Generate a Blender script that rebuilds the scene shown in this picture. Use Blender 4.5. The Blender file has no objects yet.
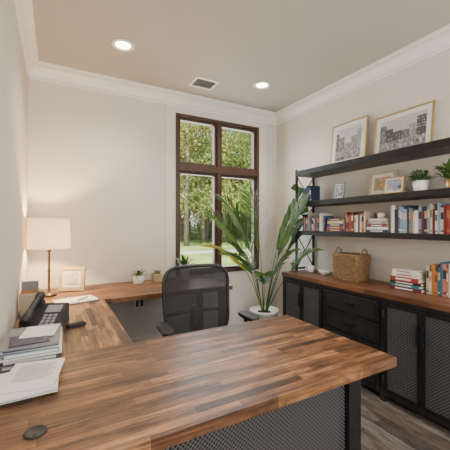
import bpy, bmesh, math, random
from mathutils import Vector, Matrix
random.seed(7)
SC=bpy.context.scene
COL=SC.collection
pi=math.pi
# ---------------------------------------------------------------- materials
def newmat(name):
    m=bpy.data.materials.new(name); m.use_nodes=True
    nt=m.node_tree; nt.nodes.clear()
    out=nt.nodes.new('ShaderNodeOutputMaterial')
    return m,nt,out
def pbr(name,col,rough=.5,metal=0,noise=0.0,nscale=20,bump=0,bscale=60,coat=0,emit=None,estr=0,spec=None):
    m,nt,out=newmat(name); N=nt.nodes.new; L=nt.links.new
    b=N('ShaderNodeBsdfPrincipled')
    b.inputs['Roughness'].default_value=rough; b.inputs['Metallic'].default_value=metal
    b.inputs['Coat Weight'].default_value=coat
    if spec is not None: b.inputs['Specular IOR Level'].default_value=spec
    tc=N('ShaderNodeTexCoord')
    if noise>0:
        n=N('ShaderNodeTexNoise'); n.inputs['Scale'].default_value=nscale; n.inputs['Detail'].default_value=4
        L(tc.outputs['Object'],n.inputs['Vector'])
        mr=N('ShaderNodeMapRange'); mr.inputs['From Min'].default_value=.3; mr.inputs['From Max'].default_value=.7
        mr.inputs['To Min'].default_value=1-noise; mr.inputs['To Max'].default_value=1+noise
        L(n.outputs['Fac'],mr.inputs['Value'])
        mx=N('ShaderNodeVectorMath'); mx.operation='SCALE'; mx.inputs[0].default_value=col[:3]
        L(mr.outputs[0],mx.inputs['Scale']); L(mx.outputs[0],b.inputs['Base Color'])
    else: b.inputs['Base Color'].default_value=(*col[:3],1)
    if bump>0:
        n2=N('ShaderNodeTexNoise'); n2.inputs['Scale'].default_value=bscale; L(tc.outputs['Object'],n2.inputs['Vector'])
        bp=N('ShaderNodeBump'); bp.inputs['Strength'].default_value=bump; bp.inputs['Distance'].default_value=.01
        L(n2.outputs['Fac'],bp.inputs['Height']); L(bp.outputs[0],b.inputs['Normal'])
    if emit: 
        b.inputs['Emission Color'].default_value=(*emit,1); b.inputs['Emission Strength'].default_value=estr
    L(b.outputs[0],out.inputs[0]); return m
def stave(name,axis,cols,sw,sl,rough=.35,grain=.35,mort=.0008,coat=0.0,patch=.25,knots=0,spec=.5):
    m,nt,out=newmat(name); N=nt.nodes.new; L=nt.links.new
    tc=N('ShaderNodeTexCoord'); mp=N('ShaderNodeMapping')
    mp.inputs['Location'].default_value=(3.17,5.21,0)
    if axis=='Y': mp.inputs['Rotation'].default_value=(0,0,pi/2)
    L(tc.outputs['Object'],mp.inputs['Vector'])
    br=N('ShaderNodeTexBrick'); br.offset=.37; br.offset_frequency=3; br.squash=.72; br.squash_frequency=2
    br.inputs['Scale'].default_value=1; br.inputs['Brick Width'].default_value=sl; br.inputs['Row Height'].default_value=sw
    br.inputs['Mortar Size'].default_value=mort; br.inputs['Mortar Smooth'].default_value=.2
    br.inputs['Color1'].default_value=(0,0,0,1); br.inputs['Color2'].default_value=(1,1,1,1); br.inputs['Mortar'].default_value=(0.0,0.0,0.0,1)
    L(mp.outputs[0],br.inputs['Vector'])
    rp=N('ShaderNodeValToRGB'); e=rp.color_ramp.elements
    e[0].position=0; e[0].color=(*cols[0],1); e[1].position=1; e[1].color=(*cols[-1],1)
    for i,c in enumerate(cols[1:-1]):
        x=e.new((i+1)/(len(cols)-1)); x.color=(*c,1)
    L(br.outputs['Color'],rp.inputs[0])
    m2=N('ShaderNodeMapping'); m2.inputs['Scale'].default_value=(2.5,45,45); L(mp.outputs[0],m2.inputs['Vector'])
    n=N('ShaderNodeTexNoise'); n.inputs['Scale'].default_value=1.6; n.inputs['Detail'].default_value=5; n.inputs['Distortion'].default_value=.6
    L(m2.outputs[0],n.inputs['Vector'])
    mr=N('ShaderNodeMapRange'); mr.inputs['From Min'].default_value=.3; mr.inputs['From Max'].default_value=.7
    mr.inputs['To Min'].default_value=1-grain; mr.inputs['To Max'].default_value=1+grain*.7
    L(n.outputs['Fac'],mr.inputs['Value'])
    n3=N('ShaderNodeTexNoise'); n3.inputs['Scale'].default_value=5; n3.inputs['Detail'].default_value=5; n3.inputs['Roughness'].default_value=.65
    m3=N('ShaderNodeMapping'); m3.inputs['Scale'].default_value=(1,3.5,1); L(mp.outputs[0],m3.inputs['Vector']); L(m3.outputs[0],n3.inputs['Vector'])
    mr3=N('ShaderNodeMapRange'); mr3.inputs['From Min'].default_value=.3; mr3.inputs['From Max'].default_value=.7
    mr3.inputs['To Min'].default_value=1-patch; mr3.inputs['To Max'].default_value=1+patch
    L(n3.outputs['Fac'],mr3.inputs['Value'])
    mm=N('ShaderNodeMath'); mm.operation='MULTIPLY'; L(mr.outputs[0],mm.inputs[0]); L(mr3.outputs[0],mm.inputs[1])
    fac=mm.outputs[0]
    if knots:
        n4=N('ShaderNodeTexNoise'); n4.inputs['Scale'].default_value=11; n4.inputs['Detail'].default_value=6; n4.inputs['Roughness'].default_value=.7; m4=N('ShaderNodeMapping'); m4.inputs['Scale'].default_value=(.8,3.0,1); m4.inputs['Location'].default_value=(7,3,1)
        L(mp.outputs[0],m4.inputs['Vector']); L(m4.outputs[0],n4.inputs['Vector'])
        r4=N('ShaderNodeMapRange'); r4.inputs['From Min'].default_value=.53; r4.inputs['From Max'].default_value=.64; r4.inputs['To Min'].default_value=1; r4.inputs['To Max'].default_value=1-knots
        L(n4.outputs['Fac'],r4.inputs['Value']); m5=N('ShaderNodeMath'); m5.operation='MULTIPLY'; L(fac,m5.inputs[0]); L(r4.outputs[0],m5.inputs[1]); fac=m5.outputs[0]
    sc=N('ShaderNodeVectorMath'); sc.operation='SCALE'; L(rp.outputs[0],sc.inputs[0]); L(fac,sc.inputs['Scale'])
    mo=N('ShaderNodeMix'); mo.data_type='RGBA'; L(br.outputs['Fac'],mo.inputs[0]); L(sc.outputs[0],mo.inputs[6]); mo.inputs[7].default_value=(*[c*.35 for c in cols[0]],1)
    b=N('ShaderNodeBsdfPrincipled'); b.inputs['Roughness'].default_value=rough; b.inputs['Coat Weight'].default_value=coat; b.inputs['Coat Roughness'].default_value=.25
    b.inputs['Specular IOR Level'].default_value=spec
    L(mo.outputs[2],b.inputs['Base Color'])
    bp=N('ShaderNodeBump'); bp.inputs['Strength'].default_value=.12; bp.inputs['Distance'].default_value=.004
    L(n.outputs['Fac'],bp.inputs['Height']); L(bp.outputs[0],b.inputs['Normal'])
    L(b.outputs[0],out.inputs[0]); return m
def grille(name,axis,col,period,thr=.12,rough=.45,metal=.6):
    m,nt,out=newmat(name); N=nt.nodes.new; L=nt.links.new
    tc=N('ShaderNodeTexCoord'); sp=N('ShaderNodeSeparateXYZ'); L(tc.outputs['Object'],sp.inputs[0])
    h=sp.outputs['Y'] if axis=='X' else sp.outputs['X']; z=sp.outputs['Z']
    def M(op,a,b):
        x=N('ShaderNodeMath'); x.operation=op
        for i,v in enumerate((a,b)):
            if v is None: continue
            if isinstance(v,(int,float)): x.inputs[i].default_value=v
            else: L(v,x.inputs[i])
        return x.outputs[0]
    s=2*pi/period
    a=M('SINE',M('MULTIPLY',M('ADD',h,M('MULTIPLY',z,1.0)),s*.5),None)
    c=M('SINE',M('MULTIPLY',M('SUBTRACT',h,M('MULTIPLY',z,1.0)),s*.5),None)
    p=M('ABSOLUTE',M('MULTIPLY',a,c),None)
    f=M('GREATER_THAN',p,thr)
    b=N('ShaderNodeBsdfPrincipled'); b.inputs['Base Color'].default_value=(*col,1); b.inputs['Roughness'].default_value=rough; b.inputs['Metallic'].default_value=metal
    t=N('ShaderNodeBsdfTransparent'); mx=N('ShaderNodeMixShader')
    L(f,mx.inputs[0]); L(b.outputs[0],mx.inputs[1]); L(t.outputs[0],mx.inputs[2]); L(mx.outputs[0],out.inputs[0]); return m
def leafmat(name,c1,c2,trans=.35,scale=3):
    m,nt,out=newmat(name); N=nt.nodes.new; L=nt.links.new
    g=N('ShaderNodeTexCoord'); n=N('ShaderNodeTexNoise'); n.inputs['Scale'].default_value=scale; n.inputs['Detail'].default_value=3
    L(g.outputs['Object'],n.inputs['Vector'])
    rp=N('ShaderNodeValToRGB'); e=rp.color_ramp.elements; e[0].position=.35; e[0].color=(*c1,1); e[1].position=.65; e[1].color=(*c2,1)
    L(n.outputs['Fac'],rp.inputs[0])
    d=N('ShaderNodeBsdfPrincipled'); d.inputs['Roughness'].default_value=.5; L(rp.outputs[0],d.inputs['Base Color'])
    t=N('ShaderNodeBsdfTranslucent'); L(rp.outputs[0],t.inputs['Color'])
    mx=N('ShaderNodeMixShader'); mx.inputs[0].default_value=trans
    L(d.outputs[0],mx.inputs[1]); L(t.outputs[0],mx.inputs[2]); L(mx.outputs[0],out.inputs[0]); return m
def artmat(name,cols,scale=6,seed=0):
    m,nt,out=newmat(name); N=nt.nodes.new; L=nt.links.new
    g=N('ShaderNodeTexCoord'); mp=N('ShaderNodeMapping'); mp.inputs['Location'].default_value=(seed*3.1,seed*1.7,seed); L(g.outputs['Object'],mp.inputs['Vector'])
    mp.inputs['Scale'].default_value=(1,1,1.6)
    n=N('ShaderNodeTexNoise'); n.inputs['Scale'].default_value=scale; n.inputs['Detail'].default_value=10; n.inputs['Roughness'].default_value=.7; n.inputs['Distortion'].default_value=.3
    L(mp.outputs[0],n.inputs['Vector'])
    rp=N('ShaderNodeValToRGB'); e=rp.color_ramp.elements; e[0].position=.36; e[0].color=(*cols[0],1); e[1].position=.64; e[1].color=(*cols[-1],1)
    for i,c in enumerate(cols[1:-1]):
        x=e.new(.36+.28*(i+1)/(len(cols)-1)); x.color=(*c,1)
    L(n.outputs['Fac'],rp.inputs[0])
    b=N('ShaderNodeBsdfPrincipled'); b.inputs['Roughness'].default_value=.3; L(rp.outputs[0],b.inputs['Base Color']); L(b.outputs[0],out.inputs[0]); return m
def emis(name,col,s):
    m,nt,out=newmat(name); e=nt.nodes.new('ShaderNodeEmission'); e.inputs[0].default_value=(*col,1); e.inputs[1].default_value=s
    nt.links.new(e.outputs[0],out.inputs[0]); return m

M_wall=pbr('wall_paint',(.68,.645,.595),.85,noise=.015,nscale=3,bump=.03,bscale=300)
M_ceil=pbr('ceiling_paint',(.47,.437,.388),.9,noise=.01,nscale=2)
M_trim=pbr('trim_paint',(.82,.80,.77),.4,noise=.01,nscale=5)
M_casing=pbr('casing_paint',(.72,.69,.65),.6,noise=.01,nscale=5)
WC=[(.062,.027,.012),(.125,.056,.024),(.18,.080,.034),(.245,.112,.046),(.335,.165,.073)]
M_woodX=stave('butcher_block_x','X',WC,.036,.62,rough=.38,grain=.7,patch=.5,knots=.6,spec=.45)
M_woodY=stave('butcher_block_y','Y',WC,.036,.62,rough=.38,grain=.7,patch=.5,knots=.6,spec=.45)
M_cred=stave('walnut_top','Y',[(.07,.028,.013),(.115,.046,.021),(.15,.064,.03),(.20,.088,.04)],.04,.5,rough=.4)
M_floor=stave('floor_planks','Y',[(.05,.042,.037),(.10,.088,.078),(.165,.15,.137),(.09,.066,.052),(.22,.205,.185)],.125,1.1,rough=.5,grain=.5,mort=.002,patch=.55,knots=.5)
M_black=pbr('black_steel',(.014,.015,.017),.42,metal=.4,noise=.2,nscale=15)
M_steel=pbr('dark_steel',(.030,.031,.034),.45,metal=.5,noise=.25,nscale=10)
M_shelf=pbr('shelf_dark_wood',(.05,.042,.036),.5,noise=.35,nscale=12)
M_grX=grille('mesh_panel_x','X',(.125,.128,.135),.022,.36,metal=.2)
M_grY=grille('mesh_panel_y','Y',(.115,.115,.12),.017,.34,metal=.2)
M_chairmesh=grille('chair_mesh','Y',(.014,.014,.016),.006,.87,rough=.7,metal=0)
M_plastic=pbr('black_plastic',(.015,.015,.017),.45,noise=.1)
M_fabric=pbr('black_fabric',(.02,.02,.023),.9,noise=.3,nscale=200)
M_bronze=pbr('window_bronze',(.06,.028,.016),.45,noise=.2,nscale=8)
M_white=pbr('white_ceramic',(.80,.80,.78),.3,noise=.02)
M_paper=pbr('paper',(.74,.74,.72),.8,noise=.04,nscale=8)
M_pages=pbr('book_pages',(.68,.63,.53),.85,noise=.1,nscale=90)
M_gold=pbr('gold_frame',(.55,.38,.16),.35,metal=.7,noise=.1)
M_cream=pbr('cream_frame',(.46,.36,.23),.6,noise=.1)
M_soil=pbr('soil',(.04,.025,.015),.95,noise=.5,nscale=60,bump=.8)
M_brass=pbr('aged_brass',(.13,.10,.06),.35,metal=.9,noise=.1)
M_greyb=pbr('phone_grey',(.25,.27,.30),.5,noise=.1)
# ---------------------------------------------------------------- mesh builder
class MB:
    def __init__(s): s.bm=bmesh.new(); s.mats=[]; s.T=Matrix.Identity(4)
    def mi(s,m):
        if m not in s.mats: s.mats.append(m)
        return s.mats.index(m)
    def v(s,co): return s.bm.verts.new(s.T@Vector(co))
    def f(s,vs,i,smooth=False):
        try:
            f=s.bm.faces.new(vs); f.material_index=i; f.smooth=smooth; return f
        except ValueError: return None
    def box(s,x0,x1,y0,y1,z0,z1,mat,R=None):
        i=s.mi(mat)
        cs=[(x0,y0,z0),(x1,y0,z0),(x1,y1,z0),(x0,y1,z0),(x0,y0,z1),(x1,y0,z1),(x1,y1,z1),(x0,y1,z1)]
        if R is not None: cs=[R@Vector(c) for c in cs]
        v=[s.v(c) for c in cs]
        for q in ((0,3,2,1),(4,5,6,7),(0,1,5,4),(1,2,6,5),(2,3,7,6),(3,0,4,7)): s.f([v[k] for k in q],i)
    def rings(s,rings,mat,closed=True,cap=True,smooth=True):
        i=s.mi(mat); R=[[s.v(c) for c in r] for r in rings]; n=len(R[0])
        for a,b in zip(R[:-1],R[1:]):
            for k in range(n if closed else n-1):
                s.f([a[k],a[(k+1)%n],b[(k+1)%n],b[k]],i,smooth)
        if cap and closed:
            s.f(list(reversed(R[0])),i); s.f(R[-1],i)
    def lathe(s,prof,c,mat,seg=32,smooth=True,cap=True):
        rs=[[(c[0]+r*math.cos(2*pi*k/seg),c[1]+r*math.sin(2*pi*k/seg),c[2]+z) for k in range(seg)] for r,z in prof]
        s.rings(rs,mat,True,cap,smooth)
    def tube(s,pts,r,mat,seg=8,cap=True):
        pts=[Vector(p) for p in pts]; n=len(pts); rs=[]
        up=None
        for i,p in enumerate(pts):
            d=(pts[min(i+1,n-1)]-pts[max(i-1,0)]).normalized()
            if up is None: up=Vector((0,0,1)) if abs(d.z)<.9 else Vector((1,0,0))
            a=d.cross(up).normalized(); b=a.cross(d).normalized(); up=b
            rr=r[i] if isinstance(r,(list,tuple)) else r
            rs.append([p+a*rr*math.cos(2*pi*k/seg)+b*rr*math.sin(2*pi*k/seg) for k in range(seg)])
        s.rings(rs,mat,True,cap)
    def loop_tube(s,pts,r,mat,seg=8):
        pts=[Vector(p) for p in pts]; s.tube(pts+[pts[0],pts[1]],r,mat,seg,cap=False)
    def beam(s,p0,p1,w,mat):   # square bar
        p0=Vector(p0);p1=Vector(p1);d=(p1-p0).normalized()
        up=Vector((0,0,1)) if abs(d.z)<.9 else Vector((1,0,0))
        a=d.cross(up).normalized()*w/2; b=a.cross(d).normalized()*w/2
        s.rings([[p+a+b,p-a+b,p-a-b,p+a-b] for p in (p0,p1)],mat,True,True,False)
    def leaf(s,base,d,nrm,L,w,mat,droop=.3,seg=3,fold=.2):
        i=s.mi(mat); base=Vector(base); d=Vector(d).normalized(); sd=d.cross(Vector(nrm)).normalized(); nn=sd.cross(d).normalized()
        prev=None
        for k in range(seg+1):
            t=k/seg; c=base+d*L*t+Vector((0,0,-1))*L*droop*t*t
            ww=w*(math.sin(pi*min(1,.12+.88*t))**.7 if t<1 else 0.02)/2
            row=[s.v(c-sd*ww+nn*ww*fold),s.v(c),s.v(c+sd*ww+nn*ww*fold)]
            if prev:
                s.f([prev[0],prev[1],row[1],row[0]],i,True); s.f([prev[1],prev[2],row[2],row[1]],i,True)
            prev=row
    def build(s,name,loc=(0,0,0),rot=(0,0,0),bevel=0,parent=None):
        me=bpy.data.meshes.new(name); s.bm.normal_update()
        s.bm.to_mesh(me); s.bm.free()
        for m in s.mats: me.materials.append(m)
        o=bpy.data.objects.new(name,me); COL.objects.link(o); o.location=loc; o.rotation_euler=rot
        if bevel>0:
            b=o.modifiers.new('bevel','BEVEL'); b.width=bevel; b.segments=2; b.limit_method='ANGLE'; b.angle_limit=math.radians(50)
        if parent: o.parent=parent
        return o
# ---------------------------------------------------------------- room
XL,XR,YB,YF,H=-.22,2.676,3.4,-1.9,2.86
WX0,WX1,WZ0,WZ1=1.207,2.36,.776,2.645
m=MB(); m.box(XL-.15,XR+.15,YF-.15,YB+.15,-.12,0,M_floor); m.build('floor')
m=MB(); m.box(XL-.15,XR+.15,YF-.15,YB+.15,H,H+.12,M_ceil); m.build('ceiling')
m=MB(); m.box(XL-.15,XL,YF,YB+.15,0,H,M_wall); m.build('wall_left')
m=MB(); m.box(XR,XR+.15,YF,YB+.15,0,H,M_wall); m.build('wall_right')
m=MB(); m.box(XL-.15,XR+.15,YF-.15,YF,0,H,M_wall); m.build('wall_front')
m=MB()
m.box(XL,WX0,YB,YB+.15,0,H,M_wall); m.box(WX1,XR,YB,YB+.15,0,H,M_wall)
m.box(WX0,WX1,YB,YB+.15,0,WZ0,M_wall); m.box(WX0,WX1,YB,YB+.15,WZ1,H,M_wall)
m.build('wall_back')
prof=[(0,-.14),(.016,-.14),(.016,-.118),(.010,-.112),(.022,-.108),(.030,-.088),(.048,-.062),(.070,-.046),(.076,-.044),(.072,-.036),(.090,-.034),(.090,-.014),(.100,-.012),(.100,0),(0,0)]
def crown(name,kind):
    m=MB()
    if kind=='back': m.rings([[(x,YB-d,H+z) for d,z in prof] for x in (XL,XR)],M_trim,smooth=False)
    if kind=='right': m.rings([[(XR-d,y,H+z) for d,z in prof] for y in (YF,YB)],M_trim,smooth=False)
    if kind=='left': m.rings([[(XL+d*.85,y,H+z) for d,z in prof] for y in (YB,YF)],M_trim,smooth=False)
    bmesh.ops.recalc_face_normals(m.bm,faces=m.bm.faces); m.build(name)
crown('trim_1','back'); crown('trim_2','right'); crown('trim_3','left')
m=MB(); m.box(XL,1.08,YB-.016,YB,0,.14,M_trim); m.box(2.49,XR,YB-.016,YB,0,.14,M_trim); m.build('baseboard_back',bevel=.004)
m=MB(); m.box(XR-.016,XR,YF,YB-.016,0,.14,M_trim); m.build('baseboard_right',bevel=.004)
m=MB(); m.box(XL,XL+.016,YF,YB-.016,0,.14,M_trim); m.build('baseboard_left',bevel=.004)
# window casing panel (full-height boards either side, apron below, head above)
m=MB(); c=.022
m.box(1.087,WX0,YB-c,YB,0,H-.14,M_casing); m.box(WX1,2.48,YB-c,YB,0,H-.14,M_casing)
m.box(WX0,WX1,YB-c,YB,0,WZ0,M_casing); m.box(WX0,WX1,YB-c,YB,WZ1,H-.14,M_casing)
m.build('trim_4',bevel=.003)
# window
def glassmat():
    m,nt,out=newmat('window_glass'); N=nt.nodes.new; L=nt.links.new
    t=N('ShaderNodeBsdfTransparent'); g=N('ShaderNodeBsdfGlossy'); g.inputs['Roughness'].default_value=.02
    mx=N('ShaderNodeMixShader'); mx.inputs[0].default_value=.02
    L(t.outputs[0],mx.inputs[1]); L(g.outputs[0],mx.inputs[2]); L(mx.outputs[0],out.inputs[0]); return m
M_glass=glassmat()
m=MB(); y0,y1=YB-.03,YB+.10
fw=.032; ZT0,ZT1=1.99,2.065; XM=1.765
m.box(WX0,WX0+fw,y0,y1,WZ0,WZ1,M_bronze); m.box(WX1-fw,WX1,y0,y1,WZ0,WZ1,M_bronze)
m.box(WX0+fw,WX1-fw,y0,y1,WZ1-fw,WZ1,M_bronze); m.box(WX0+fw,WX1-fw,y0,y1,WZ0,WZ0+fw,M_bronze)
m.box(XM-.02,XM+.02,y0,y1,WZ0+fw,WZ1-fw,M_bronze)
m.box(WX0+fw,XM-.02,y0,y1,ZT0,ZT1,M_bronze); m.box(XM+.02,WX1-fw,y0,y1,ZT0,ZT1,M_bronze)
for (a,b) in ((WX0+fw,XM-.02),(XM+.02,WX1-fw)):
    for (c0,c1) in ((WZ0+fw,ZT0),(ZT1,WZ1-fw)):
        s=.032; ya,yb=YB+.0,YB+.06
        m.box(a,a+s,ya,yb,c0,c1,M_bronze); m.box(b-s,b,ya,yb,c0,c1,M_bronze)
        m.box(a+s,b-s,ya,yb,c0,c0+s,M_bronze); m.box(a+s,b-s,ya,yb,c1-s,c1,M_bronze)
        m.box(a+s-.004,b-s+.004,YB+.03,YB+.034,c0+s-.004,c1-s+.004,M_glass)
    m.box((a+b)/2-.03,(a+b)/2+.03,YB-.035,YB,WZ0+fw,WZ0+fw+.02,M_black)
m.build('window_1',bevel=.002)
# ---------------------------------------------------------------- ceiling fittings
M_led=emis('led_lens',(1,.86,.66),14)
def downlight(x,y):
    m=MB()
    m.lathe([(.066,-.002),(.09,-.002),(.094,-.006),(.088,-.012),(.068,-.010),(.062,-.004)],(0,0,0),M_trim,40,cap=False)
    m.lathe([(.0635,-.0035),(.001,-.0035)],(0,0,0),M_led,40,cap=False)
    o=m.build('recessed_light',(x,y,H))
    l=bpy.data.lights.new('downlight_bulb','SPOT'); l.energy=52; l.spot_size=math.radians(130); l.spot_blend=.8; l.color=(1,.86,.70); l.shadow_soft_size=.06
    lo=bpy.data.objects.new('bulb',l); COL.objects.link(lo); lo.parent=o; lo.location=(0,0,-.03)
downlight(.495,2.67); downlight(1.94,2.72); downlight(.5,.6); downlight(1.94,.6)
m=MB()
w=.13;hh=.11
m.box(-w,w,-hh,-hh+.022,-.012,-.001,M_trim);m.box(-w,w,hh-.022,hh,-.012,-.001,M_trim)
m.box(-w,-w+.022,-hh+.022,hh-.022,-.012,-.001,M_trim);m.box(w-.022,w,-hh+.022,hh-.022,-.012,-.001,M_trim)
m.box(-w+.02,w-.02,-hh+.02,hh-.02,-.003,-.001,M_steel)
for k in range(9):
    y=-hh+.034+k*.0185
    m.box(-w+.022,w-.022,-.005,.005,-.001,.001,M_ceil,R=Matrix.Translation((0,y,-.008))@Matrix.Rotation(.6,4,'X'))
m.build('ceiling_vent',(1.377,2.98,H))
# ---------------------------------------------------------------- main desk
DZ=.76
m=MB()
DX1,DY0,DY1=1.36,.86,1.62
m.box(XL+.004,DX1,DY0,DY1,DZ-.042,DZ,M_woodX)
zt=DZ-.043
def leg(x,y): m.box(x,x+.075,y,y+.075,0,zt,M_black)
leg(1.10,DY0+.045); leg(1.10,DY1-.12); leg(XL+.03,DY0+.045)
m.box(XL+.105,1.10,DY0+.06,DY0+.10,zt-.03,zt,M_black)
m.box(1.115,1.16,DY0+.12,DY1-.12,zt-.05,zt,M_black); m.box(1.115,1.16,DY0+.12,DY1-.12,.05,.09,M_black)
m.box(XL+.105,1.10,DY0+.06,DY0+.10,.06,.11,M_black)
m.box(XL+.105,1.10,DY0+.068,DY0+.071,.11,zt-.03,M_grY)
m.box(XL+.105,1.10,DY0+.10,DY0+.104,.11,zt-.03,M_black)
m.build('executive_desk',bevel=.003)
m=MB(); m.lathe([(.031,0),(.031,.003),(.027,.005),(.023,.003),(.002,.003)],(0,0,0),M_plastic,32); m.box(-.006,.006,-.026,-.012,.003,.0045,M_steel)
m.build('cable_grommet',(-.05,1.05,DZ))
# corner desk (return + back counter)
m=MB()
RX=.35; BY=2.67
m.box(XL+.004,RX,DY1+.002,BY-.001,DZ-.042,DZ,M_woodY)
m.box(XL+.004,1.55,BY,YB-.024,DZ-.042,DZ,M_woodX)
for x,y in ((XL+.02,1.7),(.25,1.7),(1.44,2.72),(1.44,3.26)): m.box(x,x+.06,y,y+.06,0,zt,M_black)
m.box(.27,.31,1.76,2.65,zt-.03,zt,M_black)
m.build('corner_desk',bevel=.003)
# outlets on wall
m=MB(); m.box(-.058,.058,-.008,0,-.06,.06,M_white)
for x in (-.025,.025):
    m.box(x-.017,x+.017,-.011,-.008,-.034,.034,M_plastic)
m.build('wall_outlet',(.80,YB,.51),bevel=.002)
# ---------------------------------------------------------------- credenza
CX,CZ=2.22,.84
CY0,CY1=.93,2.70
m=MB()
m.box(CX-.015,XR-.018,CY0-.02,CY1+.02,CZ-.04,CZ,M_cred)
zt2=CZ-.041
xb=XR-.03
M_inner=pbr('cabinet_interior',(.02,.02,.022),.7)
xf=CX
ys=[CY1,2.12,1.52,CY0]
for y in ys:
    m.box(xf,xf+.035,y-.018,y+.018,0.0,zt2,M_steel); m.box(xb-.035,xb,y-.018,y+.018,0.0,zt2,M_steel)
    m.box(xf+.035,xb-.035,y-.012,y+.012,.06,zt2,M_inner)
m.box(xf+.06,xb,CY0,CY1,.05,.07,M_inner); m.box(xb-.012,xb-.002,CY0,CY1,.06,zt2,M_inner)
m.box(xf+.06,xb,CY0,CY1,.44,.455,M_inner)
for a,b in zip(ys[:-1],ys[1:]):
    m.box(xf,xf+.03,b+.018,a-.018,zt2-.03,zt2,M_steel); m.box(xf,xf+.03,b+.018,a-.018,.05,.085,M_steel)
def door(ya,yb,hside):
    x0,x1=xf-.012,xf+.004; z0,z1=.09,zt2-.034; s=.026
    m.box(x0,x1,ya,ya+s,z0,z1,M_black); m.box(x0,x1,yb-s,yb,z0,z1,M_black)
    m.box(x0,x1,ya+s,yb-s,z0,z0+s,M_black); m.box(x0,x1,ya+s,yb-s,z1-s,z1,M_black)
    m.box(x0+.006,x0+.008,ya+s,yb-s,z0+s,z1-s,M_grX)
    yh=ya+s/2 if hside<0 else yb-s/2
    m.box(x0-.022,x0-.012,yh-.008,yh+.008,.52,.66,M_black); m.box(x0-.013,x0,yh-.006,yh+.006,.53,.545,M_black); m.box(x0-.013,x0,yh-.006,yh+.006,.635,.65,M_black)
    yo=yb if hside<0 else ya
    for zz in (.18,.68): m.tube([(x0-.006,yo,zz-.03),(x0-.006,yo,zz+.03)],.007,M_steel)
for a,b in ((CY1-.02,2.14),(1.50,CY0+.02)):
    mid=(a+b)/2
    door(mid+.002,a,-1); door(b,mid-.002,1)
for z0,z1 in ((.60,.762),(.425,.592),(.09,.417)):
    x0=xf-.014
    m.box(x0,xf+.004,1.545,2.098,z0,z1,M_steel)
    m.box(x0-.004,x0,1.555,2.088,z0+.01,z0+.022,M_black);m.box(x0-.004,x0,1.555,2.088,z1-.022,z1-.01,M_black)
    m.box(x0-.004,x0,1.555,1.567,z0+.022,z1-.022,M_black);m.box(x0-.004,x0,2.076,2.088,z0+.022,z1-.022,M_black)
    zc=(z0+z1)/2
    m.rings([[(x0-.001-dx,1.82+y,zc+dz) for y,dz in ((-.05,.018),(.05,.018),(.045,-.012),(.025,-.02),(-.025,-.02),(-.045,-.012))] for dx in (0,.02)],M_black,smooth=False)
m.build('credenza',bevel=.0015)
# ---------------------------------------------------------------- wall shelf unit
SX0=2.386; SX1=XR-.004; SY0,SY1=.95,2.68
m=MB()
for zt_,th in ((1.965,.055),(1.618,.048),(1.295,.045)):
    m.box(SX0,SX1,SY0,SY1,zt_-th,zt_,M_shelf)
    m.box(SX0-.004,SX0,SY0,SY1,zt_-th,zt_,M_black)
for y in (SY1+.002,SY0-.022):
    for x in (SX0,SX1-.03): m.box(x,x+.025,y,y+.02,CZ+.001,1.985,M_black)
    for z in (CZ+.02,1.25,1.57,1.91): m.box(SX0+.025,SX1-.03,y,y+.02,z,z+.02,M_black)
    yc=y+.01
    for z0,z1 in ((CZ+.04,1.25),(1.27,1.57),(1.59,1.91)):
        m.tube([(SX0+.02,yc,z0),(SX1-.02,yc,z1)],.006,M_black); m.tube([(SX0+.02,yc+.003,z1),(SX1-.02,yc+.003,z0)],.006,M_black)
m.build('wall_shelf_unit',bevel=.0015)
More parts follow.
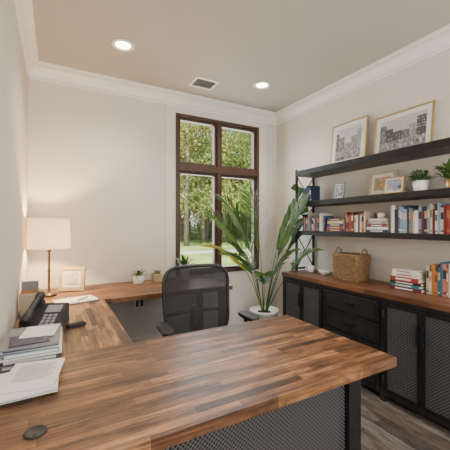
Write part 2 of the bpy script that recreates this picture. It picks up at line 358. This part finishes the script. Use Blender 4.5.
# ---------------------------------------------------------------- picture frames
_mp={}
def MP(g):
    g=round(g*12)/12
    if g not in _mp: _mp[g]=pbr('print_tone_%02d'%int(g*100),(max(g,.02),)*3,.4,noise=.25,nscale=70)
    return _mp[g]
def picframe(name,loc,w,h,bd,mb,fm,art,tilt=.15,rz=0,strut=False,dep=.018):
    m=MB()
    x0,x1=-dep,0
    m.box(x0,x1,-w/2,-w/2+bd,0,h,fm);m.box(x0,x1,w/2-bd,w/2,0,h,fm);m.box(x0,x1,-w/2+bd,w/2-bd,0,bd,fm);m.box(x0,x1,-w/2+bd,w/2-bd,h-bd,h,fm)
    m.box(x0+.006,x1-.002,-w/2+bd,w/2-bd,bd,h-bd,M_paper)
    m.box(x0+.0045,x0+.006,-w/2+bd+mb,w/2-bd-mb,bd+mb,h-bd-mb,art if not isinstance(art,int) else MP(.5))
    if isinstance(art,int): # black-and-white street scene print: sky, facades with window rows, crowd of small figures
        r=random.Random(art); ya,yb,za,zb=-w/2+bd+mb,w/2-bd-mb,bd+mb,h-bd-mb; W=yb-ya; Hh=zb-za
        y=ya
        while y<yb-.01:
            ww=min(r.uniform(.04,.08),yb-y); f=abs((y+ww/2)/(W/2)); hh_=Hh*(.5+.42*f*r.uniform(.8,1.1)); g=r.uniform(.1,.36)
            hh_=min(hh_,Hh*.97)
            m.box(x0+.0042,x0+.0045,y,y+ww,za,za+hh_,MP(g))
            nz=int(hh_/.024); ny=max(2,int(ww/.013))
            for a in range(1,nz):
                for b in range(ny):
                    yy=y+ww*(b+.5)/ny; m.box(x0+.0039,x0+.0042,yy-.003,yy+.003,za+a*.024,za+a*.024+.012,MP(.06 if r.random()<.6 else .5))
            y+=ww
        m.box(x0+.0036,x0+.0039,ya,yb,za,za+Hh*.28,MP(.25))
        for k in range(70):
            yy=r.uniform(ya+.008,yb-.008); z0=za+r.uniform(0,Hh*.26); s=.022*(1.3-(z0-za)/(Hh*.35)); g=r.choice([.08,.16,.25,.4,.6])
            m.box(x0+.0032,x0+.0036,yy-s*.3,yy+s*.3,z0,z0+s,MP(g)); m.box(x0+.0032,x0+.0036,yy-s*.15,yy+s*.15,z0+s,z0+s*1.35,MP(.45))
    if strut:
        hs=h*.72; xe=hs*math.tan(tilt)*2.2+.02
        m.beam((0.001,0,hs),(xe,0,xe*math.tan(tilt)),.012,M_plastic)
    return m.build(name,loc,(0,tilt,rz),bevel=0)
picframe('framed_photograph',(2.60,2.168,1.9655),.43,.455,.012,.05,M_gold,1,tilt=.12)
picframe('framed_photograph',(2.60,1.607,1.9655),.51,.385,.012,.04,M_gold,2,tilt=.12)
BW=[(.02,.02,.02),(.18,.18,.18),(.45,.45,.45),(.85,.85,.85)]
picframe('small_picture_frame',(2.52,2.20,1.6185),.13,.17,.012,.012,M_greyb,artmat('bw_print_c',BW,16,3),tilt=.18,strut=True)
COLP=[(.05,.08,.04),(.25,.35,.15),(.5,.2,.12),(.75,.65,.55)]
picframe('small_picture_frame',(2.56,1.76,1.6185),.25,.22,.02,.03,M_cream,artmat('col_print_a',COLP,18,4),tilt=.18,strut=True)
picframe('small_picture_frame',(2.46,1.58,1.6185),.17,.14,.01,.012,M_gold,artmat('col_print_b',[(.03,.06,.15),(.2,.3,.5),(.4,.3,.2),(.7,.6,.5)],20,5),tilt=.18,strut=True)
picframe('desk_picture_frame',(.135,3.15,DZ+.003),.22,.215,.03,.022,M_cream,artmat('col_print_c',[(.35,.30,.24),(.6,.55,.48),(.7,.68,.62)],14,6),tilt=.12,rz=pi/2-.35,strut=True,dep=.03)
# ---------------------------------------------------------------- books
PAL={}
for n,c in dict(navy=(.02,.03,.08),blue=(.04,.10,.22),teal=(.03,.17,.20),red=(.30,.035,.03),maroon=(.14,.02,.025),white=(.66,.66,.63),cream=(.52,.45,.33),black=(.02,.02,.02),green=(.05,.12,.07),orange=(.45,.17,.05),grey=(.20,.21,.22),pink=(.45,.18,.2),lblue=(.20,.31,.42)).items():
    PAL[n]=pbr('book_cover_'+n,c,.5,noise=.08,nscale=12)
def vbook(m,x,t,h,d,c,lab=None,lean=0,y=0,z=0):
    R=Matrix.Translation((x,y,z))@Matrix.Rotation(lean,4,'Y')
    b=.002
    m.box(0,t,0,b,0,h,c,R); m.box(0,b,b,d,0,h,c,R); m.box(t-b,t,b,d,0,h,c,R); m.box(b,t-b,b,d-.004,.003,h-.004,M_pages,R)
    if lab: m.box(.002,t-.002,-.0006,0,h*.55,h*.82,lab,R); m.box(.002,t-.002,-.0006,0,h*.08,h*.14,lab,R)
def hbook(m,cx,z,t,w,d,c,rz=0,lab=None,y=0):
    R=Matrix.Translation((cx,y+d/2,z))@Matrix.Rotation(rz,4,'Z'); b=.0025
    m.box(-w/2,w/2,-d/2,-d/2+b,0,t,c,R); m.box(-w/2,w/2,-d/2+b,d/2,0,b,c,R); m.box(-w/2,w/2,-d/2+b,d/2,t-b,t,c,R); m.box(-w/2+.004,w/2-.004,-d/2+b,d/2-.004,b,t-b,M_pages,R)
    if lab: m.box(-w*.3,w*.25,-d/2-.0006,-d/2,t*.3,t*.7,lab,R)
def row(m,x,xe,hs,names,seed,y=0):
    r=random.Random(seed)
    while x<xe:
        t=r.uniform(.011,.030)
        if x+t>xe: break
        vbook(m,x,t,r.uniform(*hs),r.uniform(.13,.17),PAL[r.choice(names)],PAL[r.choice(['white','cream','black','orange','navy'])] if r.random()<.7 else None,y=y+r.uniform(0,.01))
        x+=t+.0012
    return x
RZ=-pi/2
XS=SX0+.05
def shelfobj(m,name,y,z,x=XS): return m.build(name,(x,y,z),(0,0,RZ))
m=MB(); x=row(m,0,.12,(.13,.18),['navy','blue','black','navy','green'],11); vbook(m,x+.012,.02,.14,.13,PAL['navy'],PAL['white'],lean=-.09)
shelfobj(m,'shelf_books',2.64,1.6185)
m=MB()
x=row(m,0,.33,(.14,.20),['white','blue','grey','lblue','cream','white','red','black','navy','teal'],5)
z=0
for i,c in enumerate(['maroon','red','navy','cream','maroon']):
    hbook(m,x+.14,z,.026,.22-.01*i,.15,PAL[c],rz=.03*(-1)**i,lab=PAL['cream']); z+=.0262
x+=.265
x=row(m,x,x+.22,(.15,.19),['red','white','orange','cream','maroon','white','navy','black'],8)
z=0
for i,c in enumerate(['navy','white','maroon','grey','cream']):
    hbook(m,x+.115,z,.024,.21-.012*i,.15,PAL[c],rz=.02*(-1)**i,lab=PAL['white']); z+=.0242
xs=x+.11; zs=z
x+=.235
x=row(m,x,1.66,(.16,.23),['white','blue','maroon','navy','black','lblue','grey','cream','white','red','orange','black'],21)
shelfobj(m,'shelf_books',2.64,1.2955)
m=MB(); m.lathe([(.02,0),(.03,.004),(.034,.025),(.028,.045),(.02,.05),(.015,.046)],(0,0,0),M_white,24); m.build('small_vase',(XS+.07,2.64-xs,1.2955+zs))
m=MB(); z=0
for i,(c,w,d,t) in enumerate([('maroon',.25,.2,.028),('teal',.24,.19,.022),('black',.24,.19,.02),('red',.23,.18,.035),('white',.21,.17,.03),('white',.2,.16,.025)]):
    hbook(m,.13,z,t,w,d,PAL[c],rz=.04*(-1)**i,lab=PAL['white'] if c!='white' else PAL['pink']); z+=t+.0004
shelfobj(m,'stacked_books',1.60,CZ+.0008,x=2.42)
m=MB(); row(m,0,.34,(.17,.25),['teal','red','cream','blue','white','orange','lblue','pink'],44)
shelfobj(m,'upright_books',1.325,CZ+.0008,x=2.46)
# ---------------------------------------------------------------- wicker basket
def wicker():
    m,nt,out=newmat('wicker'); N=nt.nodes.new; L=nt.links.new
    tc=N('ShaderNodeTexCoord'); n=N('ShaderNodeTexNoise'); n.inputs['Scale'].default_value=60; L(tc.outputs['Object'],n.inputs['Vector'])
    rp=N('ShaderNodeValToRGB'); e=rp.color_ramp.elements; e[0].position=.3; e[0].color=(.13,.07,.028,1); e[1].position=.7; e[1].color=(.32,.20,.09,1)
    L(n.outputs['Fac'],rp.inputs[0]); b=N('ShaderNodeBsdfPrincipled'); b.inputs['Roughness'].default_value=.7; L(rp.outputs[0],b.inputs['Base Color']); L(b.outputs[0],out.inputs[0]); return m
M_wick=wicker()
m=MB()
bw,bd,bh=.135,.10,.25
def rr(hw,hd,n=48,e=6):
    o=[]
    for k in range(n):
        a=2*pi*k/n; ca,sa=math.cos(a),math.sin(a)
        o.append((hw*math.copysign(abs(ca)**(2/e),ca),hd*math.copysign(abs(sa)**(2/e),sa)))
    return o
for r in range(19):
    z=.007+r*.0128; sc=1+.10*z/bh
    pts=[(x*sc*(1+.018*(-1)**(k//2+r)),y*sc*(1+.025*(-1)**(k//2+r)),z) for k,(x,y) in enumerate(rr(bw,bd))]
    m.loop_tube(pts,.0072,M_wick,6)
m.rings([[(x*.97*sc,y*.97*sc,z) for x,y in rr(bw,bd)] for z,sc in ((.003,1),(.24,1.08))],M_wick)
for s in (-1,1):
    m.tube([(s*bw*1.1,y,.24+.055*math.cos(y/.05*pi/2)) for y in [-.05+.01*k for k in range(11)]],.007,M_wick)
m.build('wicker_basket',(2.49,2.03,CZ+.001),(0,0,pi/2))
m=MB(); m.lathe([(.03,0),(.034,.005),(.06,.03),(.072,.05),(.068,.05),(.055,.032),(.01,.012)],(0,0,0),M_white,32); m.build('ceramic_bowl',(2.46,2.33,CZ+.001))
m=MB(); m.lathe([(.026,0),(.032,.005),(.036,.07),(.033,.07),(.029,.01),(.002,.008)],(0,0,0),M_white,28)
m.tube([(.035,0,.058),(.052,0,.055),(.058,0,.037),(.05,0,.02),(.033,0,.018)],.005,M_white); m.build('ceramic_mug',(2.47,2.54,CZ+.001),(0,0,2.4))
# ---------------------------------------------------------------- plants
M_lf1=leafmat('leaf_fresh',(.05,.13,.03),(.14,.26,.06),.25,20)
M_lf2=leafmat('leaf_dark',(.025,.08,.025),(.08,.18,.05),.2,20)
M_pf1=leafmat('palm_leaf',(.045,.11,.025),(.14,.25,.06),.3,6)
M_pf2=leafmat('palm_leaf_dark',(.03,.08,.02),(.09,.165,.045),.25,6)
M_lfy=leafmat('leaf_yellow',(.35,.33,.05),(.45,.45,.10),.35,20)
M_lfg=leafmat('leaf_grey',(.12,.20,.10),(.22,.30,.17),.2,20)
def pot(m,r0,r1,h,mat):
    m.lathe([(r0,0),(r0+.002,.003),(r1,h),(r1-.006,h),(r1-.008,h-.012)],(0,0,0),mat,32,cap=True)
    m.lathe([(r1-.0075,h-.012),(.002,h-.008)],(0,0,0),M_soil,32,cap=False)
def bushy(name,loc,r0,r1,h,n,L,w,mats,spread=1.0,up=.6,droop=.25,seed=1,pm=None,rball=0):
    m=MB(); pot(m,r0,r1,h,pm or M_white); r=random.Random(seed)
    for k in range(n):
        a=r.uniform(0,2*pi); el=r.uniform(up-.5,up+.7)
        d=Vector((math.cos(a)*math.cos(el)*spread,math.sin(a)*math.cos(el)*spread,math.sin(el)))
        b=Vector((math.cos(a)*r1*.4*r.random(),math.sin(a)*r1*.4*r.random(),h-.008))
        if rball: 
            e=b+d*rball*r.uniform(.3,1); m.tube([b,e],.0012,mats[0],4,cap=False); b=e
        m.leaf(b,d,(0,0,1) if abs(d.z)<.95 else (1,0,0),L*r.uniform(.6,1.1),w,r.choice(mats),droop)
    return m.build(name,loc)
bushy('potted_succulent',(.75,3.22,DZ+.001),.05,.062,.085,60,.06,.018,[M_lf1,M_lfg],up=.5,seed=2,rball=.045)
bushy('potted_snake_plant',(1.24,3.18,DZ+.001),.045,.06,.16,44,.17,.026,[M_lf2,M_lf1],up=.8,droop=.1,seed=3,pm=pbr('grey_pot',(.5,.5,.48),.6,noise=.1))
m=MB(); m.box(-.04,.04,-.04,.04,0,.085,pbr('pale_wood_block',(.5,.38,.24),.6,noise=.2,nscale=25)); m.box(-.033,.033,-.033,.033,.085,.088,M_soil)
r=random.Random(5); M_fl=pbr('flower_pink',(.7,.3,.3),.6,noise=.1)
for k in range(26):
    a=r.uniform(0,2*pi);d=Vector((math.cos(a)*.5,math.sin(a)*.5,1)); b=Vector((r.uniform(-.025,.025),r.uniform(-.025,.025),.086)); m.leaf(b,d,(1,0,0),.05,.014,M_lf1 if k%3 else M_fl,.2)
m.build('succulent_planter',(.945,3.24,DZ+.001),(0,0,.2),bevel=.002)
bushy('potted_herb',(2.50,1.39,1.6185),.042,.058,.085,190,.034,.02,[M_lfg,M_lf1,M_lf2],up=.7,seed=6,rball=.08)
bushy('potted_fern',(2.49,1.16,1.6185),.04,.052,.07,200,.07,.02,[M_lf1,M_lf2],up=.9,seed=9,rball=.11,pm=M_gold)
# palm
m=MB()
PH=.35
m.lathe([(.13,0),(.135,.006),(.165,PH-.03),(.172,PH-.03),(.174,PH),(.16,PH),(.155,PH-.03)],(0,0,0),M_white,40)
m.lathe([(.156,PH-.032),(.002,PH-.028)],(0,0,0),M_soil,32,cap=False)
r=random.Random(12)
def frond(a,lean,L,mat,base_r=.03,curl=.7,wleaf=.019,start=.5):
    pts=[];n=22
    p=Vector((math.cos(a)*base_r,math.sin(a)*base_r,PH-.03)); el=pi/2-lean
    hor=Vector((math.cos(a),math.sin(a),0))
    for k in range(n):
        pts.append(p.copy()); t=k/(n-1)
        e=el-curl*t*t*1.6
        p=p+(hor*math.cos(e)+Vector((0,0,1))*math.sin(e))*L/n
    m.tube(pts,[.0065*(1-.8*k/(n-1)) for k in range(n)],mat,6)
    for k in range(int(n*start),n):
        for sub in (0,.5):
            if k+1>=n and sub: continue
            c=pts[k]+((pts[k+1]-pts[k])*sub if sub else Vector((0,0,0)))
            d=(pts[min(k+1,n-1)]-pts[k-1]).normalized(); sd=d.cross(Vector((0,0,1)))
            if sd.length<.05: sd=d.cross(hor)
            sd.normalize(); t=(k+sub-n*start)/(n*(1-start))
            LL=L*.21*(.5+.5*math.sin(pi*min(1,.15+.75*t)))*r.uniform(.85,1.1)
            for s in (-1,1):
                dd=(sd*s*r.uniform(.6,.85)+d*.9+Vector((0,0,r.uniform(.05,.25)))).normalized()
                nn=dd.cross(d).cross(dd)
                if nn.length<.01: nn=Vector((0,0,1))
                m.leaf(c,dd,nn,LL,wleaf,mat,.12,3,.25)
    m.leaf(pts[-1],(pts[-1]-pts[-2]),(hor if abs((pts[-1]-pts[-2]).normalized().z)>.8 else (0,0,1)),L*.14,wleaf,mat,.2)
spec=[(pi*1.06,.34,1.42,M_pf1,.45),(pi*1.22,.15,1.5,M_pf1,.35),(pi*1.60,.20,1.45,M_pf1,.40),(pi*1.74,.28,1.5,M_pf1,.32),
      (pi*1.0,.16,1.45,M_pf2,.40),(pi*1.1,.46,1.25,M_lfy,.65),(pi*1.85,.13,1.5,M_pf1,.28),(pi*1.68,.46,1.15,M_pf1,.6),(pi*1.3,.40,.85,M_pf1,.8),
      (pi*1.12,.28,1.1,M_pf2,.6),(pi*1.76,.22,1.2,M_pf2,.5),(pi*1.45,.30,1.0,M_pf2,.6),(pi*1.72,.16,1.35,M_pf2,.35),(pi*1.16,.40,1.1,M_pf1,.7)]
for a,l,L,mt,cu in spec: frond(a,l,L,mt,curl=cu)
PX,PY=2.20,3.04
for v in m.bm.verts:   # keep the leaves clear of the walls, the shelf unit and the counter
    X,Y=v.co.x+PX,v.co.y+PY
    if X>2.63: v.co.x=2.63-PX-.02*(X-2.63)
    if Y>3.34: v.co.y=3.34-PY-.02*(Y-3.34)
    if Y<2.74 and X>2.36: v.co.x=2.36-PX-.05*(X-2.36)
m.build('potted_palm',(PX,PY,0))
# ---------------------------------------------------------------- table lamp
def shade():
    m,nt,out=newmat('lamp_shade'); N=nt.nodes.new; L=nt.links.new
    d=N('ShaderNodeBsdfDiffuse'); d.inputs[0].default_value=(.85,.82,.75,1); t=N('ShaderNodeBsdfTranslucent'); t.inputs[0].default_value=(.9,.84,.74,1)
    mx=N('ShaderNodeMixShader'); mx.inputs[0].default_value=.35; L(d.outputs[0],mx.inputs[1]); L(t.outputs[0],mx.inputs[2])
    L(mx.outputs[0],out.inputs[0]); return m
m=MB()
m.lathe([(.06,0),(.062,.004),(.06,.014),(.02,.022),(.010,.03),(.010,.20),(.015,.21),(.010,.22),(.009,.37),(.018,.38),(.018,.43),(.006,.435)],(0,0,0),M_brass,28)
m.lathe([(.164,.40),(.159,.655),(.157,.655),(.162,.40)],(0,0,0),shade(),48,cap=False)
for a in range(3):
    an=a*2*pi/3; m.tube([(0,0,.64),(.158*math.cos(an),.158*math.sin(an),.64)],.002,M_brass)
m.tube([(0,0,.43),(0,0,.66)],.003,M_brass)
lamp=m.build('table_lamp',(-.047,3.03,DZ+.001))
l=bpy.data.lights.new('lamp_bulb','POINT'); l.energy=50; l.color=(1,.66,.32); l.shadow_soft_size=.03
lo=bpy.data.objects.new('bulb',l); COL.objects.link(lo); lo.parent=lamp; lo.location=(.02,0,.53)
# ---------------------------------------------------------------- desk clutter
m=MB() # stack of binders, magazines and papers
r=random.Random(3); z=0
for i,(t,mt) in enumerate([(.018,'grey'),(.020,'navy'),(.008,'paper'),(.018,'lblue'),(.008,'paper'),(.005,'navy'),(.008,'grey')]):
    w=r.uniform(.10,.114); d=r.uniform(.13,.15)
    R=Matrix.Translation((r.uniform(-.004,.004),r.uniform(-.012,.012),z))@Matrix.Rotation(r.uniform(-.05,.05),4,'Z')
    mm_=M_paper if mt=='paper' else PAL[mt]
    if t>.017:
        m.box(-w,w,-d,d,0,.003,mm_,R); m.box(-w,w,-d,d,t-.003,t,mm_,R); m.box(w-.003,w,-d,d,.003,t-.003,mm_,R); m.box(-w+.006,w-.003,-d+.004,d-.004,.003,t-.003,M_paper,R)
    else: m.box(-w,w,-d,d,0,t,mm_,R)
    z+=t+.0005
m.box(-.09,.06,-.12,.02,z,z+.004,PAL['navy'],Matrix.Rotation(.1,4,'Z'))
m.box(-.05,.09,-.04,.12,z+.0045,z+.008,M_paper,Matrix.Rotation(-.12,4,'Z'))
m.build('stack_of_documents',(-.088,1.68,DZ+.001),(0,0,-.04))
m=MB(); z=0
for i,(dx,dy,a) in enumerate([(0,0,0.1),(.015,-.01,.0),(.0,-.02,.15),(.02,.01,-.12)]):
    R=Matrix.Translation((dx,dy,z))@Matrix.Rotation(a,4,'Z'); m.box(-.09,.09,-.115,.115,0,.003+.002*i,M_paper,R); z+=.0085
for k in range(9): m.box(-.06,.07-.01*(k%3),.07-k*.016,.073-k*.016,z+.0014,z+.0017,PAL['grey'],Matrix.Translation((.02,.01,0))@Matrix.Rotation(-.12,4,'Z'))
m.build('loose_papers',(-.092,1.38,DZ+.001),(0,0,-.05))
# telephone
m=MB()
m.rings([[(x,y,z) for y,z in ((-.1,0),(.1,0),(.1,.095),(.07,.105),(-.1,.024))] for x in (-.085,.085)],M_plastic,smooth=False)
sl=math.atan2(.081,.17)
P=Matrix.Translation((0,-.1,.0245))@Matrix.Rotation(sl,4,'X')
m.box(.0,.072,.115,.168,0,.004,M_greyb,P)
for i in range(3):
    for j in range(4): m.box(.004+i*.023,.021+i*.023,.022+j*.021,.037+j*.021,0,.005,M_greyb,P)
hp=[(-.052,y,.055+.012*math.cos(y/.1*pi/2)+(y+.1)*.45) for y in [-.1+.02*k for k in range(11)]]
m.tube(hp,[.020,.024,.019,.014,.013,.013,.013,.014,.019,.024,.020],M_plastic,12)
m.box(-.075,-.03,-.095,-.06,.01,.05,M_plastic);m.box(-.075,-.03,.055,.09,.06,.12,M_plastic)
m.tube([(-.08+.006*math.cos(k*.9),-.1-.001*k,.012+.006*math.sin(k*.9)) for k in range(40)],.0022,M_plastic,5)
ph=m.build('desk_telephone',(-.055,2.08,DZ+.001),(0,0,-.35),bevel=.002); ph.scale=(1.15,1.15,1.2)
# file organiser against left wall
m=MB()
m.box(-.055,.055,-.14,.14,0,.004,M_black)
for y0 in [-.13+.052*k for k in range(6)]:
    m.loop_tube([(-.05,y0,.004),(.05,y0,.004),(.05,y0,.12+.012*(y0+.13)*10*.5),(-.05,y0,.15+.012*(y0+.13)*5)],.002,M_brass,5)
r=random.Random(4)
for k,c in enumerate([PAL['cream'],PAL['orange'],M_paper,PAL['grey'],PAL['navy'],PAL['cream'],M_paper,PAL['cream']]):
    y=-.115+k*.030; m.box(-.048,.05-.006*(k%3),y,y+.004,.005,.12+r.uniform(0,.11),c,Matrix.Rotation(r.uniform(-.06,.06),4,'X'))
m.build('file_organizer',(-.15,2.50,DZ+.001),bevel=0)
# notebook / desk pad
m=MB(); m.box(-.15,.15,-.1,.1,0,.006,PAL['grey']); m.box(-.145,.145,-.095,.095,.006,.014,M_paper); m.box(-.13,-.01,-.08,.08,.014,.0155,M_paper,Matrix.Rotation(.12,4,'Z'))
for k in range(14): m.tube([(-.13+.02*k,.092,.008),(-.13+.02*k,.098,.018),(-.13+.02*k,.106,.008)],.0012,M_steel,5)
m.tube([(0,-.06,.018),(.10,.02,.018)],.004,M_plastic,8)
m.build('desk_planner',(.14,2.70,DZ+.001),(0,0,.25),bevel=.001)
m=MB(); m.box(-.05,.05,-.022,.022,0,.014,M_plastic); m.box(-.045,.045,-.018,.018,.014,.016,M_fabric); m.build('glasses_case',(.11,2.04,DZ+.001),(0,0,.35),bevel=.005)
# ---------------------------------------------------------------- office chair
m=MB()
hw,hz,zc=.262,.265,.775
def bp(u,v): # back surface
    return Vector((hw*u*(1+.04*v), .20+.03*v*0+.05*(v+1)*.5-.045*u*u+.02*(1-v*v), zc+hz*v))
nU,nV=20,20; i=m.mi(M_chairmesh); G=[]
def sq(u,v,e=5):
    k=(abs(u)**e+abs(v)**e)**(1/e); mx_=max(abs(u),abs(v)); f=mx_/k if k>0 else 1; return u*f,v*f
for a in range(nU+1):
    G.append([m.v(bp(*sq(-1+2*a/nU,-1+2*b/nV))) for b in range(nV+1)])
for a in range(nU):
    for b in range(nV): m.f([G[a][b],G[a+1][b],G[a+1][b+1],G[a][b+1]],i,True)
per=[]
for k in range(56):
    an=2*pi*k/56; u,v=math.cos(an),math.sin(an); mm_=(abs(u)**5+abs(v)**5)**(1/5); per.append(bp(u/mm_,v/mm_))
m.loop_tube(per,.013,M_plastic,10)
# lumbar bar & spine
m.tube([bp(u,-.35)+Vector((0,.035,0)) for u in [-.95+.19*k for k in range(11)]],.014,M_plastic)
m.tube([(0,.10,.42),(0,.27,.46),(0,.31,.58),(0,.29,.72)],[.03,.03,.025,.02],M_plastic,10)
# seat cushion
def seatring(z,s): return [(x*s,y*s-.03,z) for x,y in rr(.25,.235,40,4)]
m.rings([seatring(.415,.86),seatring(.42,.95),seatring(.44,1),seatring(.475,.99),seatring(.492,.93),seatring(.497,.6)],M_fabric)
m.box(-.12,.12,-.13,.12,.375,.415,M_plastic)
for s in (-1,1):
    m.tube([(s*.16,0,.40),(s*.28,0,.41),(s*.315,.0,.46),(s*.315,.0,.66)],[.018,.018,.018,.016],M_plastic,10)
    m.rings([[(s*.318+x,y-.03,z) for x,y in rr(.042*k,.125*k,24,3)] for z,k in ((.66,.85),(.665,1),(.682,1),(.69,.9))],M_plastic)
m.lathe([(.03,0.11),(.03,.25),(.018,.25),(.018,.38)],(0,0,0),M_plastic,20)
for k in range(5):
    an=2*pi*k/5+.3; c,s_=math.cos(an),math.sin(an)
    m.tube([(0,0,.13),(c*.15,s_*.15,.11),(c*.30,s_*.30,.085)],[.03,.024,.016],M_plastic,8)
    m.tube([(c*.30,s_*.30,.085),(c*.30,s_*.30,.05)],.008,M_steel,8)
    for q in (-1,1):
        ox,oy=-s_*q*.016,c*q*.016
        m.tube([(c*.3+ox*.5,s_*.3+oy*.5,.028),(c*.3+ox*1.5,s_*.3+oy*1.5,.028)],.027,M_plastic,16)
m.build('office_chair',(.955,2.0,0),(0,0,-.04))
# ---------------------------------------------------------------- outdoors
def grassmat():
    m,nt,out=newmat('lawn_grass'); N=nt.nodes.new; L=nt.links.new
    tc=N('ShaderNodeTexCoord'); n=N('ShaderNodeTexNoise'); n.inputs['Scale'].default_value=.35; n.inputs['Detail'].default_value=8; L(tc.outputs['Object'],n.inputs['Vector'])
    rp=N('ShaderNodeValToRGB'); e=rp.color_ramp.elements; e[0].position=.35; e[0].color=(.07,.14,.02,1); e[1].position=.62; e[1].color=(.24,.30,.06,1)
    L(n.outputs['Fac'],rp.inputs[0]); b=N('ShaderNodeBsdfPrincipled'); b.inputs['Roughness'].default_value=.9; L(rp.outputs[0],b.inputs['Base Color']); L(b.outputs[0],out.inputs[0]); return m
GZ=-.35
m=MB(); m.box(-60,90,YB+.3,120,GZ-.2,GZ,grassmat()); m.build('lawn')
M_drive=pbr('gravel_drive',(.36,.33,.29),.9,noise=.15,nscale=1.5)
m=MB(); m.box(-40,80,17.0,18.6,GZ,GZ+.02,M_drive); m.build('driveway')
M_bark=pbr('bark',(.14,.105,.08),.9,noise=.4,nscale=3,bump=.8,bscale=8)
M_tl1=leafmat('tree_leaf_a',(.07,.14,.025),(.34,.40,.10),.5,.5)
M_tl2=leafmat('tree_leaf_b',(.11,.18,.035),(.46,.43,.12),.5,.4)
def treemesh(seed,mat,trunk=True,Ht=13,low=2.5,R=3.2,n=5200,ls=.26):
    m=MB(); r=random.Random(seed)
    if trunk:
        m.tube([(0,0,0),(.1,.05,Ht*.3),(-.1,.1,Ht*.6),(0,0,Ht*.92)],[.2,.16,.11,.04],M_bark,10)
    cl=[]
    for k in range(30):
        z=r.uniform(low,Ht); rad=R*(1-.55*(z-low)/(Ht-low)); a=r.uniform(0,2*pi); q=rad*r.uniform(.25,1)
        c=Vector((math.cos(a)*q,math.sin(a)*q,z)); cl.append((c,r.uniform(.8,1.5)))
        if trunk: m.tube([(0,0,max(.5,z-q*.5)),(c.x*.5,c.y*.5,z-q*.15),c],[.05,.035,.015],M_bark,5,cap=False)
    i=m.mi(mat)
    for k in range(n):
        c,rad=r.choice(cl); d=Vector((r.gauss(0,1),r.gauss(0,1),r.gauss(0,.7)))*rad*.6
        p=c+d; a=Vector((r.gauss(0,1),r.gauss(0,1),r.gauss(0,1))).normalized(); b=a.cross(Vector((r.gauss(0,1),r.gauss(0,1),r.gauss(0,1)))).normalized()
        s=ls*r.uniform(.5,1)*.5
        p.z=max(p.z,.05+s)
        m.f([m.v(p+a*s),m.v(p+b*s*.55),m.v(p-a*s),m.v(p-b*s*.55)],i)
    return m
def proto(nm,mb):
    o=mb.build(nm,(0,0,0)); return o
T1=proto('deciduous_tree',treemesh(1,M_tl1,Ht=14,low=3.4,n=10000)); T2=proto('deciduous_tree',treemesh(2,M_tl2,Ht=12,low=3.0,R=3.5,n=10000)); T3=proto('deciduous_tree',treemesh(3,M_tl1,Ht=17,low=5,n=10000))
S1=proto('shrub',treemesh(4,M_tl1,False,Ht=2.6,low=.3,R=2.6,n=4500,ls=.2))
def put(proto_,x,y,s,first=[]):
    if proto_.name not in first: first.append(proto_.name); o=proto_
    else:
        o=proto_.copy(); COL.objects.link(o)
    o.location=(x,y,GZ); o.scale=(s,s,s); o.rotation_euler=(0,0,r.uniform(0,6.28))
r=random.Random(99)
for y,n in ((25,9),(31,12),(38,15),(47,18)):
    for k in range(n):
        dirx=.05+ (k+r.uniform(.15,.85))/n*1.05
        put(r.choice([T1,T2,T3]),dirx*y,y+r.uniform(-2,2),r.uniform(.85,1.2))
for y,n in ((36,9),(43,14),(54,16)):
    for k in range(n):
        put(S1,(.05+(k+r.uniform(.2,.8))/n*1.1)*y,y+r.uniform(-1.5,1.5),r.uniform(.9,1.6))
# ---------------------------------------------------------------- lights & world
w=bpy.data.worlds.new('world'); SC.world=w; w.use_nodes=True; nt=w.node_tree
bg=nt.nodes['Background']; sky=nt.nodes.new('ShaderNodeTexSky'); sky.sky_type='NISHITA'; sky.sun_disc=False; sky.sun_elevation=math.radians(45); sky.sun_rotation=math.radians(200)
nt.links.new(sky.outputs[0],bg.inputs[0]); bg.inputs[1].default_value=.7
s=bpy.data.lights.new('sun','SUN'); s.energy=19; s.angle=.01; s.color=(1,.93,.80)
so=bpy.data.objects.new('sun',s); COL.objects.link(so); so.location=(0,0,20); so.rotation_euler=Vector((.55,.55,-.75)).to_track_quat('-Z','Y').to_euler()
def area(name,loc,dirv,sx,sy,e,col):
    l=bpy.data.lights.new(name,'AREA'); l.shape='RECTANGLE'; l.size=sx; l.size_y=sy; l.energy=e; l.color=col
    o=bpy.data.objects.new(name,l); COL.objects.link(o); o.location=loc; o.rotation_euler=Vector(dirv).to_track_quat('-Z','Y').to_euler()
area('front_wall_fill',(1.2,YF+.05,1.5),(0,1,0.0),2.6,2.4,92,(1,.97,.93))  # added soft fill in front of the solid front wall, no opening behind it
area('ceiling_bounce_fill',(1.2,-.9,1.7),(0,.25,1),1.2,.8,40,(1,.96,.91))  # added unseen fill behind the camera, aimed up to brighten the ceiling
area('window_daylight',(1.78,YB+.35,1.75),(-.1,-1,-.15),1.2,1.9,50,(.95,.97,1))
# ---------------------------------------------------------------- camera
cd=bpy.data.cameras.new('camera'); cam=bpy.data.objects.new('camera',cd); COL.objects.link(cam)
cam.location=(0,0,1.36); cam.rotation_euler=(pi/2,0,-math.radians(28.7)); cd.sensor_width=36; cd.lens=24.8; cd.clip_start=.02; cd.clip_end=400
SC.camera=cam
